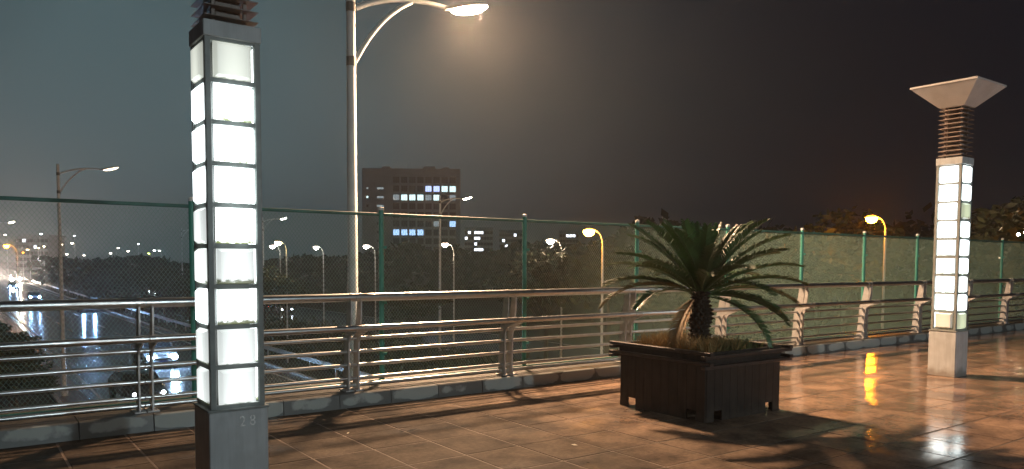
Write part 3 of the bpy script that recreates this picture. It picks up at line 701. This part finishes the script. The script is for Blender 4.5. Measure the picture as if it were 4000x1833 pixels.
# ================================================================== CARS
GLASSC = mat('car_glass', (.02, .022, .025), .08, spec=.8)
TYRE = mat('tyre', (.02, .02, .02), .8); RIM = mat('wheel_rim', (.4, .4, .42), .3, .9)
BLK = mat('black_trim', (.02, .02, .022), .4)
HL = mat('headlight_lit', (.8, .8, .8), .2, emit=(.28, .56, 1.0), es=2600)
HLW = mat('headlight_warm', (.8, .8, .8), .2, emit=(1.0, .80, .66), es=9000)
HLD = mat('headlight_dim', (.8, .8, .8), .2, emit=(.8, .9, 1.0), es=60)
HLM = mat('headlight_mid', (.8, .8, .8), .2, emit=(.40, .66, 1.0), es=1300)
TL = mat('tail_light', (.5, .02, .02), .3, emit=(1, .06, .04), es=60)
def car(x, y, color, label, head=HL, tail=None, yaw=0, scale=1.0, suv=False, hl=.10):
    # front faces -Y (towards the bridge) when yaw = 0
    t = thing('car', label, 'car', (x, y, RZ+.002), yaw, 'cars on the wet highway'); t.scale = (scale,)*3
    paint = mat('car_paint_%s' % label[:18], color, .3, .2, coat=1, coat_r=.06)
    h = .18 if suv else 0
    prof = [(-2.2,.35),(-2.25,.55),(-2.15,.72),(-1.2,.88+h*.3),(-.55,1.36+h),(.1,1.46+h),(1.0,1.42+h),(1.75,1.0+h*.5),(2.15,.92+h*.4),(2.25,.6),(2.2,.35)]
    b = MB(); n = len(prof)
    def ring(sx, inset):
        o = []
        for (py, pz) in prof:
            w = .88-inset-(.16 if pz > 1.1 else 0)-(.05 if abs(py) > 2.1 else 0)
            o.append((sx*w, py, pz))
        return o
    vs = ring(-1, 0)+ring(1, 0)
    fs = [tuple(range(n)), tuple(range(2*n-1, n-1, -1))]+[(i, i+n, (i+1) % n+n, (i+1) % n) for i in range(n)]
    body = b.add(vs, fs).obj('body', paint, t, bevel=.03, smooth=True)
    zt = 1.36+h
    MB().add([(-.74,-1.19,.92+h*.3),(.74,-1.19,.92+h*.3),(.64,-.60,zt-.02),(-.64,-.60,zt-.02),(-.74,-1.16,.90+h*.3),(.74,-1.16,.90+h*.3),(.64,-.57,zt-.04),(-.64,-.57,zt-.04)],
             [(0,1,2,3),(7,6,5,4),(0,4,5,1),(1,5,6,2),(2,6,7,3),(3,7,4,0)]).obj('windscreen', GLASSC, t)
    for s in (-1, 1):
        MB().add([(s*.885,-.95,.96),(s*.885,1.35,.96),(s*.735,.95,zt-.02),(s*.735,-.45,zt-.02)], [(0,1,2,3)]).obj('side_window', GLASSC, t)
        MB().tube([(s*.93,-.85,.98),(s*1.02,-.87,1.0)], .07, 8).obj('mirror', paint, t)
        MB().tube([(s*.62,-2.235,.66),(s*.62,-2.262,.66)], hl, 12).obj('headlight', head, t)
        MB().box(s*.68-.14, s*.68+.14, 2.235, 2.26, .74, .86).obj('tail_light', tail or mat('tail_off', (.2,.01,.01), .3), t)
        for wy in (-1.38, 1.38):
            w = MB().tube([(s*.72,wy,.32),(s*.90,wy,.32)], .32, 16).obj('wheel', TYRE, t)
            MB().tube([(s*.901,wy,.32),(s*.91,wy,.32)], .20, 12).obj('rim', RIM, w)
    MB().box(-.50, .50, -2.268, -2.245, .50, .60).obj('grille', BLK, t)
    MB().box(-.22, .22, -2.275, -2.255, .40, .49).obj('number_plate', mat('plate_blue', (.05,.1,.4), .4), t)
    MB().box(-.86, .86, -2.27, -2.20, .24, .37).obj('bumper', BLK, t)
    return t
car(10.3, 53.5, (.28, .29, .31), 'pale grey car with wide lit headlights in the middle lane', HLM, scale=1.12, suv=True, hl=.15)
car(6.95, 40.2, (.03, .032, .036), 'dark car nearest the bridge beside the red cycle path', HLD, yaw=.05, scale=1.0, hl=.085)
car(13.6, 111.5, (.12, .12, .14), 'oncoming car with blue-white headlights in the right lane', HL)
car(10.4, 147.4, (.1, .1, .11), 'oncoming car with blue headlights behind the left lamp pole', HL)
car(10.6, 208, (.1, .1, .1), 'far oncoming car with blue headlight reflections at the left edge', HL)
car(14.0, 262, (.2, .2, .2), 'far vehicle with dazzling warm headlights at the far left', HLW, hl=.2, scale=1.5)
car(11.0, 330, (.2, .2, .2), 'farthest vehicle with blinding white headlights at the left edge', HLW, hl=.28, scale=1.4)
car(33.5, 150, (.1, .1, .1), 'car with red tail lights on the far carriageway, left of the trees', HLD, TL, yaw=0)
car(33.5, 96, (.1, .1, .1), 'car with red tail lights on the far carriageway near the light column', HLD, TL, yaw=0)
car(36.0, 190, (.2, .2, .2), 'white car on the far carriageway beyond the left lamp pole', HLD, TL, yaw=0)

# ================================================================== BUILDINGS
BWALL = mat('office_wall', (.36, .43, .47), .8, var=.12, scale=.2)
WFR = mat('window_frame', (.12, .12, .13), .5)
WIN_D = mat('window_dark', (.012, .014, .018), .1)
WIN_B = mat('window_blue', (.3,.4,.6), .3, emit=(.36, .60, .95), es=2.3)
WIN_C = mat('window_cyan', (.5,.6,.6), .3, emit=(.58, .84, .86), es=2.3)
WIN_V = mat('window_violet', (.4,.4,.7), .3, emit=(.42, .54, .98), es=2.3)
WIN_M = mat('window_dim', (.3,.35,.4), .3, emit=(.5, .6, .65), es=.6)
def bearing(px, py, D): 
    d = FW+RT*((px-2000)/F_PX)-UP*((py-CY)/F_PX); return EYE+d*D
D0 = 430
Pb = bearing(1655, 738, D0); u = D0/F_PX
bld = thing('office_building', 'dark office block with rows of bluish lit windows above the fence', 'building', (Pb.x, Pb.y, RZ-.06), -YAW+.06)
# local axes: x right, -y faces the camera; z up from the ground
zr = Pb.z-(RZ-.06)                     # centre height of the top lit row
CW, RH = 31.2*u, 34.0*u
top = zr+72*u
MB().box(-235*u, 140*u, .0, 18, 0, top).obj('wall', BWALL, bld)
MB().box(-237*u, 142*u, -.35, 18.2, top, top+.8).obj('parapet', BWALL, bld)
for r in range(-2, 11):
    MB().box(-236*u, 141*u, -.28, -.01, zr-(r+.5)*RH-.18, zr-(r+.5)*RH+.18).obj('floor_ledge', BWALL, bld)
for dx in (-235, -190, -125, 140): MB().box(dx*u-.5, dx*u+.5, -.45, -.281, 0, top-.1).obj('pier', BWALL, bld)
MB().tube([(-60*u, 6, top+.8), (-60*u, 6, top+6)], .12, 6).obj('roof_mast', BWALL, bld)
for dx, w in ((-150, 2.4), (20, 3.4), (85, 1.8)): MB().box(dx*u-w, dx*u+w, 7, 11, top+.8, top+2.0+w*.3).obj('roof_unit', BWALL, bld)
frm = MB(); w2, h2 = 11.5*u, 11*u
for a in ((-w2-.12, -w2, -h2-.12, h2+.12), (w2, w2+.12, -h2-.12, h2+.12), (-w2, w2, h2, h2+.12), (-w2, w2, -h2-.12, -h2), (-.05-w2*.3, .05-w2*.3, -h2, h2), (-.05+w2*.35, .05+w2*.35, -h2, h2*.5)):
    frm.box(a[0], a[1], -.16, -.02, a[2], a[3])
frm_me = frm.mesh('window', WFR)
pane = {}
def pane_me(m):
    if m.name not in pane: pane[m.name] = MB().box(-w2, w2, -.06, -.04, -h2, h2).mesh('pane', m)
    return pane[m.name]
lit = {(4,0): WIN_V, (5,0): WIN_V, (6,0): WIN_C, (7,0): WIN_C, (0,1): WIN_M, (1,1): WIN_C, (2,1): WIN_C, (3,1): WIN_C, (5,1): WIN_C, (4,1): WIN_M, (7,1): WIN_M, (5,4): WIN_M, (7,4): WIN_B, (0,5): WIN_B, (1,5): WIN_B, (2,5): WIN_B, (3,5): WIN_B}
for c in range(8):
    for r in range(-1, 10):
        o = place('window', frm_me, bld, ((-107+c*31.4)*u, 0, zr-r*RH))
        place('pane', pane_me(lit.get((c, r), WIN_D)), o)
slit = {}
for k, (dx, r, m) in enumerate(((-168,0,WIN_M),(-168,1,WIN_M),(-168,2,WIN_M),(-168,3,WIN_M),(-168,4,WIN_D),(-218,0,WIN_M),(-218,1,WIN_C),(-218,2,WIN_D),(-218,3,WIN_D),(-168,5,WIN_D),(-168,6,WIN_D))):
    wv = 13*u if dx == -168 else 3.5*u
    o = MB().box(dx*u-wv-.1, dx*u+wv+.1, -.12, -.02, zr-r*RH-5.5*u, zr-r*RH+5.5*u).obj('window', WFR, bld)
    MB().box(dx*u-wv, dx*u+wv, -.16, -.121, zr-r*RH-4*u, zr-r*RH+4*u).obj('pane', m, o)

def block(px0, px1, py_top, D, label, lits, cols, rows, pitch=(3.4, 3.1), em=4.5):
    a = bearing(px0, 1000, D); b = bearing(px1, 1000, D); c = bearing((px0+px1)/2, py_top, D)
    mid = (a+b)/2; wdt = (b-a).length
    t = thing('apartment_block', label, 'building', (mid.x, mid.y, RZ-.06), math.atan2((b-a).y, (b-a).x), 'far apartment blocks')
    Ht = c.z-(RZ-.06)
    MB().box(-wdt/2, wdt/2, 0, 14, 0, Ht).obj('wall', BWALL, t)
    MB().box(-wdt/2-.3, wdt/2+.3, -.3, 14.3, Ht, Ht+.9).obj('parapet', BWALL, t)
    m1 = mat('win_far', (.5,.5,.5), .3, emit=(.80, .88, 1.0), es=em)
    fr = MB().box(-.85, .85, -.10, -.01, -.85, .85).mesh('window', WFR); pn = MB().box(-.7, .7, -.14, -.101, -.72, .72).mesh('pane', m1); pd = MB().box(-.7, .7, -.14, -.101, -.72, .72).mesh('pane', WIN_D)
    px_ = wdt/cols
    for i in range(cols):
        for j in range(rows):
            o = place('window', fr, t, (-wdt/2+(i+.5)*px_, 0, Ht-2.0-j*pitch[1])); place('pane', pn if (i, j) in lits else pd, o)
block(1815, 1925, 895, 420, 'far dark apartment block with a small cluster of white lit windows', {(1,0),(0,1),(3,0),(4,0),(5,0),(3,1),(4,1),(3,2),(4,3),(5,3),(3,3)}, 9, 9)
block(1950, 2040, 905, 430, 'far apartment block with scattered lit windows left of the dark trees', {(1,1),(2,2),(5,0),(5,2),(6,2),(1,3)}, 8, 8)
block(2185, 2260, 908, 440, 'farthest block showing a few lit windows above the dark trees', {(2,0),(3,0),(4,0)}, 6, 6)
block(60, 190, 925, 380, 'hazy dark block behind the orange lamps at far left', {(2,0),(5,1),(6,3)}, 9, 6, em=.5)

# ================================================================== TREES
LEAFS = [leafm('foliage_a', (.034, .052, .017), .6, .3), leafm('foliage_b', (.040, .054, .020), .6, .3), leafm('foliage_c', (.027, .042, .016), .6, .3)]
BARK = mat('bark', (.07, .055, .042), .9, var=.3, scale=6)
def crown_mesh(seed, rx_, rz_, n, leaf, m):
    random.seed(seed); b = MB()
    clumps = []
    for _ in range(26):
        a = random.uniform(0, 6.283); e = math.asin(random.uniform(-.45, 1)); r = random.uniform(.35, 1.0)
        clumps.append((math.cos(a)*math.cos(e)*rx_*r, math.sin(a)*math.cos(e)*rx_*r, math.sin(e)*rz_*r, random.uniform(.28, .5)*rx_))
    for i in range(n):
        cx, cy_, cz, cr = clumps[i % len(clumps)]
        while True:
            p = Vector((random.uniform(-1,1), random.uniform(-1,1), random.uniform(-1,1)))
            if .3 < p.length < 1: break
        p = Vector((cx, cy_, cz))+Vector((p.x*cr, p.y*cr, p.z*cr*.7))
        q = Vector((random.gauss(0,1), random.gauss(0,1), random.gauss(0,.7))).normalized(); w = q.cross(Vector((random.gauss(0,1), random.gauss(0,1), random.gauss(0,1)))).normalized()
        s = leaf*random.uniform(.6, 1.3)
        b.add([p-q*s, p+w*s*.45, p+q*s, p-w*s*.45], [(0,1,2,3)])
    return b.mesh('crown', m)
def trunk_mesh(seed, h, m):
    random.seed(seed); b = MB()
    b.tube([(0,0,0),(.06,0,h*.3),(.0,.08,h*.6),(.05,.0,h*.85)], [.16,.12,.09,.03], 7)
    for k in range(6):
        a = k*1.05+random.uniform(-.3, .3); z = h*random.uniform(.38, .62); r = random.uniform(.9, 1.5)
        b.tube([(0,.03,z),(math.cos(a)*r*.5, math.sin(a)*r*.5, z+.5),(math.cos(a)*r, math.sin(a)*r, z+1.1)], [.06,.04,.015], 5)
    return b.mesh('trunk', m)
TREES = []
for i in range(6):
    TREES.append((crown_mesh(50+i, 1.9+.15*(i % 3), 1.65+.2*(i % 2), 3000, .17, LEAFS[i % 3]), trunk_mesh(80+i, 4.6, BARK)))
def tree(x, y, h, label, k, group, w=1.0, rz=0, name='tree'):
    t = thing(name, label, 'tree', (x, y, RZ-.06), rz, group)
    s = h/6.0
    cm, tm = TREES[k % 6]
    place('trunk', tm, t, scale=(s, s, s)); place('crown', cm, t, (0, 0, 4.25*s), scale=(s*w, s*w, s))
    return t
random.seed(99)
tl = []
y = 24
while y < 150:                              # strip between the carriageways
    for x in (20.5, 25.0):
        tl.append((x+random.uniform(-1.3, 1.3), y+random.uniform(-1.5, 1.5), random.uniform(4.6, 6.2), 'median'))
    y += 6.4 if y < 70 else 11
for x, y, h in ((22.5,12.5,6.2),(25.5,15.5,7.0),(28.3,20.0,7.6),(24.2,19.5,6.5),(29.5,25.5,7.8),(27.0,10.8,7.2),(31.0,14.0,8.0),(33.5,19.0,8.6),(36.0,13.0,8.8),(39.0,17.5,9.2),(34.5,26.0,8.4),(42.5,13.0,9.4),
                (38.0,24.0,8.8),(46.0,18.0,9.8),(30.0,32.0,7.6),(49.0,13.5,10.0),(53.0,20.0,10.6),(44.0,26.0,9.6),(22.0,16.5,5.4),(57.0,15.0,10.8),(19.5,11.6,5.0),(32.0,40.0,7.4),(36.0,34.0,8.4),(62.0,20.0,11.5),(68.0,25.0,12.0)):
    tl.append((x, y, h, 'right'))
ONES = 'first second third fourth fifth sixth seventh eighth ninth tenth eleventh twelfth thirteenth fourteenth fifteenth sixteenth seventeenth eighteenth nineteenth twentieth'.split()
ORD = ONES+['twenty-'+w for w in ONES[:9]]+['thirtieth']+['thirty-'+w for w in ONES[:9]]
cnt = {'median': 0, 'right': 0}
def clear_view(x, y):      # the lamp poles stand at the near edge of the trees
    px, _, z = proj((x, y, 0))
    for lp, dist in ((4010, 46), (3455, 40), (2355, 36), (2195, 50), (1773, 64), (1465, 74), (1262, 82)):
        if abs(px-lp) < (4.6 if lp == 3455 else 2.0)/z*F_PX and z < dist: return False
    return True
tl = [t for t in tl if clear_view(t[0], t[1])]
tl.sort(key=lambda t: proj((t[0], t[1], 0))[0])
for i, (x, y, h, g) in enumerate(tl):
    k = cnt[g]; cnt[g] += 1
    px = proj((x, y, 0))[0]
    lab = 'dim roadside tree between the carriageways, %s from the left' % ORD[k] if g == 'median' else 'leafy tree behind the fence on the right, %s from the left' % ORD[k]
    tree(x, y, h, lab, i*5+2, 'trees between the carriageways' if g == 'median' else 'trees beyond the fence on the right', random.uniform(1.0, 1.25), random.uniform(0, 6))
for i, (x, y, h) in enumerate(((1.7,33.5,3.3),(1.4,37.5,3.6),(1.9,42.0,3.4),(.6,47.5,4.0),(-1.0,40.0,4.0),(1.0,55.0,3.8),(.4,64.0,4.2))):
    tree(x, y, h, ['dark bush lowest at the left edge beside the cycle path', 'dark bush second up at the left edge beside the path', 'dark bush third up at the left edge beside the path', 'dark bush fourth up along the path at far left', 'large dark bush farther from the path at far left', 'dark bush fifth up along the path at far left', 'dark bush farthest up along the path at far left'][i], i, 'dark bushes by the cycle path', 1.25, i*1.3, 'bush')
# far woods on the skyline: one dark mass
random.seed(5); b = MB()
for _ in range(15000):
    az = random.uniform(-.15, 1.45); D = random.uniform(140, 260)
    base = 3.0+7.5*max(0, math.sin((az-.25)*1.5))+2.0*math.sin(az*17)+1.4*math.sin(az*41)
    if az < .55: base *= .7
    z = RZ+random.random()**.6*(base+4)
    p = Vector((math.sin(az)*D, math.cos(az)*D, z))
    if 4 < p.x < 17: continue
    q = Vector((random.gauss(0,1), random.gauss(0,1), random.gauss(0,.7))).normalized(); w = q.cross(Vector((random.gauss(0,1), random.gauss(0,1), random.gauss(0,1)))).normalized(); s = random.uniform(.7, 1.6)
    b.add([p-q*s, p+w*s*.6, p+q*s, p-w*s*.6], [(0,1,2,3)])
o = b.obj('far_woods', LEAFS[2]); o['kind'] = 'stuff'; o['label'] = 'dark far woods along the skyline behind the fence'; o['category'] = 'woods'
# undergrowth below the trees
b = MB(); random.seed(8)
for _ in range(16000):
    x = random.uniform(18.3, 29.2) if random.random() < .6 else random.uniform(18.5, 60); y = random.uniform(8.9, 90) if x < 29 else random.uniform(9, 34)
    if 29.5 < x < 41.5 and y > 28: continue
    z = RZ+abs(random.gauss(0, .45)); s = random.uniform(.12, .3); a = random.uniform(0, 6.283)
    q = Vector((math.cos(a), math.sin(a), random.gauss(0,.5)))*s; w = Vector((-math.sin(a)*.4, math.cos(a)*.4, .5))*s
    p = Vector((x, y, z)); b.add([p-q, p-w, p+q, p+w], [(0,1,2,3)])
o = b.obj('undergrowth', LEAFS[0]); o['kind'] = 'stuff'; o['label'] = 'low undergrowth and shrubs under the trees below the bridge'; o['category'] = 'undergrowth'

# small fallen leaves on the wet paving
LF = mat('fallen_leaf', (.62, .58, .45), .4)
for i, (x, y) in enumerate(((2.05, 4.90), (2.9, 6.55), (4.32, 5.0))):
    me = MB().add([(-.03,0,.004),(0,-.012,.010),(.03,0,.006),(0,.014,.004)], [(0,1,2,3)]).mesh('fallen_leaf', LF)
    place('fallen_leaf', me, None, (x, y, .001), (0, 0, i*1.1), label=['tiny pale leaf on the paving right of the near column', 'tiny pale leaf on the paving close to the kerb', 'tiny pale leaf on the open paving left of the planter'][i], category='leaf', group='fallen leaves on the paving')

# ================================================================== HAZE (damp night air)
hz = MB().box(-900, 900, -300, 900, RZ-1.5, 62).obj('haze', None)
hz['kind'] = 'stuff'; hz['label'] = 'thin damp night haze glowing around the lamps'; hz['category'] = 'haze'
hm = bpy.data.materials.new('haze_volume'); hm.use_nodes = True
n = hm.node_tree.nodes; l = hm.node_tree.links
for q in list(n): n.remove(q)
mo = n.new('ShaderNodeOutputMaterial'); pv = n.new('ShaderNodeVolumePrincipled')
pv.inputs['Color'].default_value = (.92, .94, .95, 1); pv.inputs['Density'].default_value = .0009; pv.inputs['Anisotropy'].default_value = .6
l.new(pv.outputs[0], mo.inputs['Volume']); hz.data.materials.append(hm)
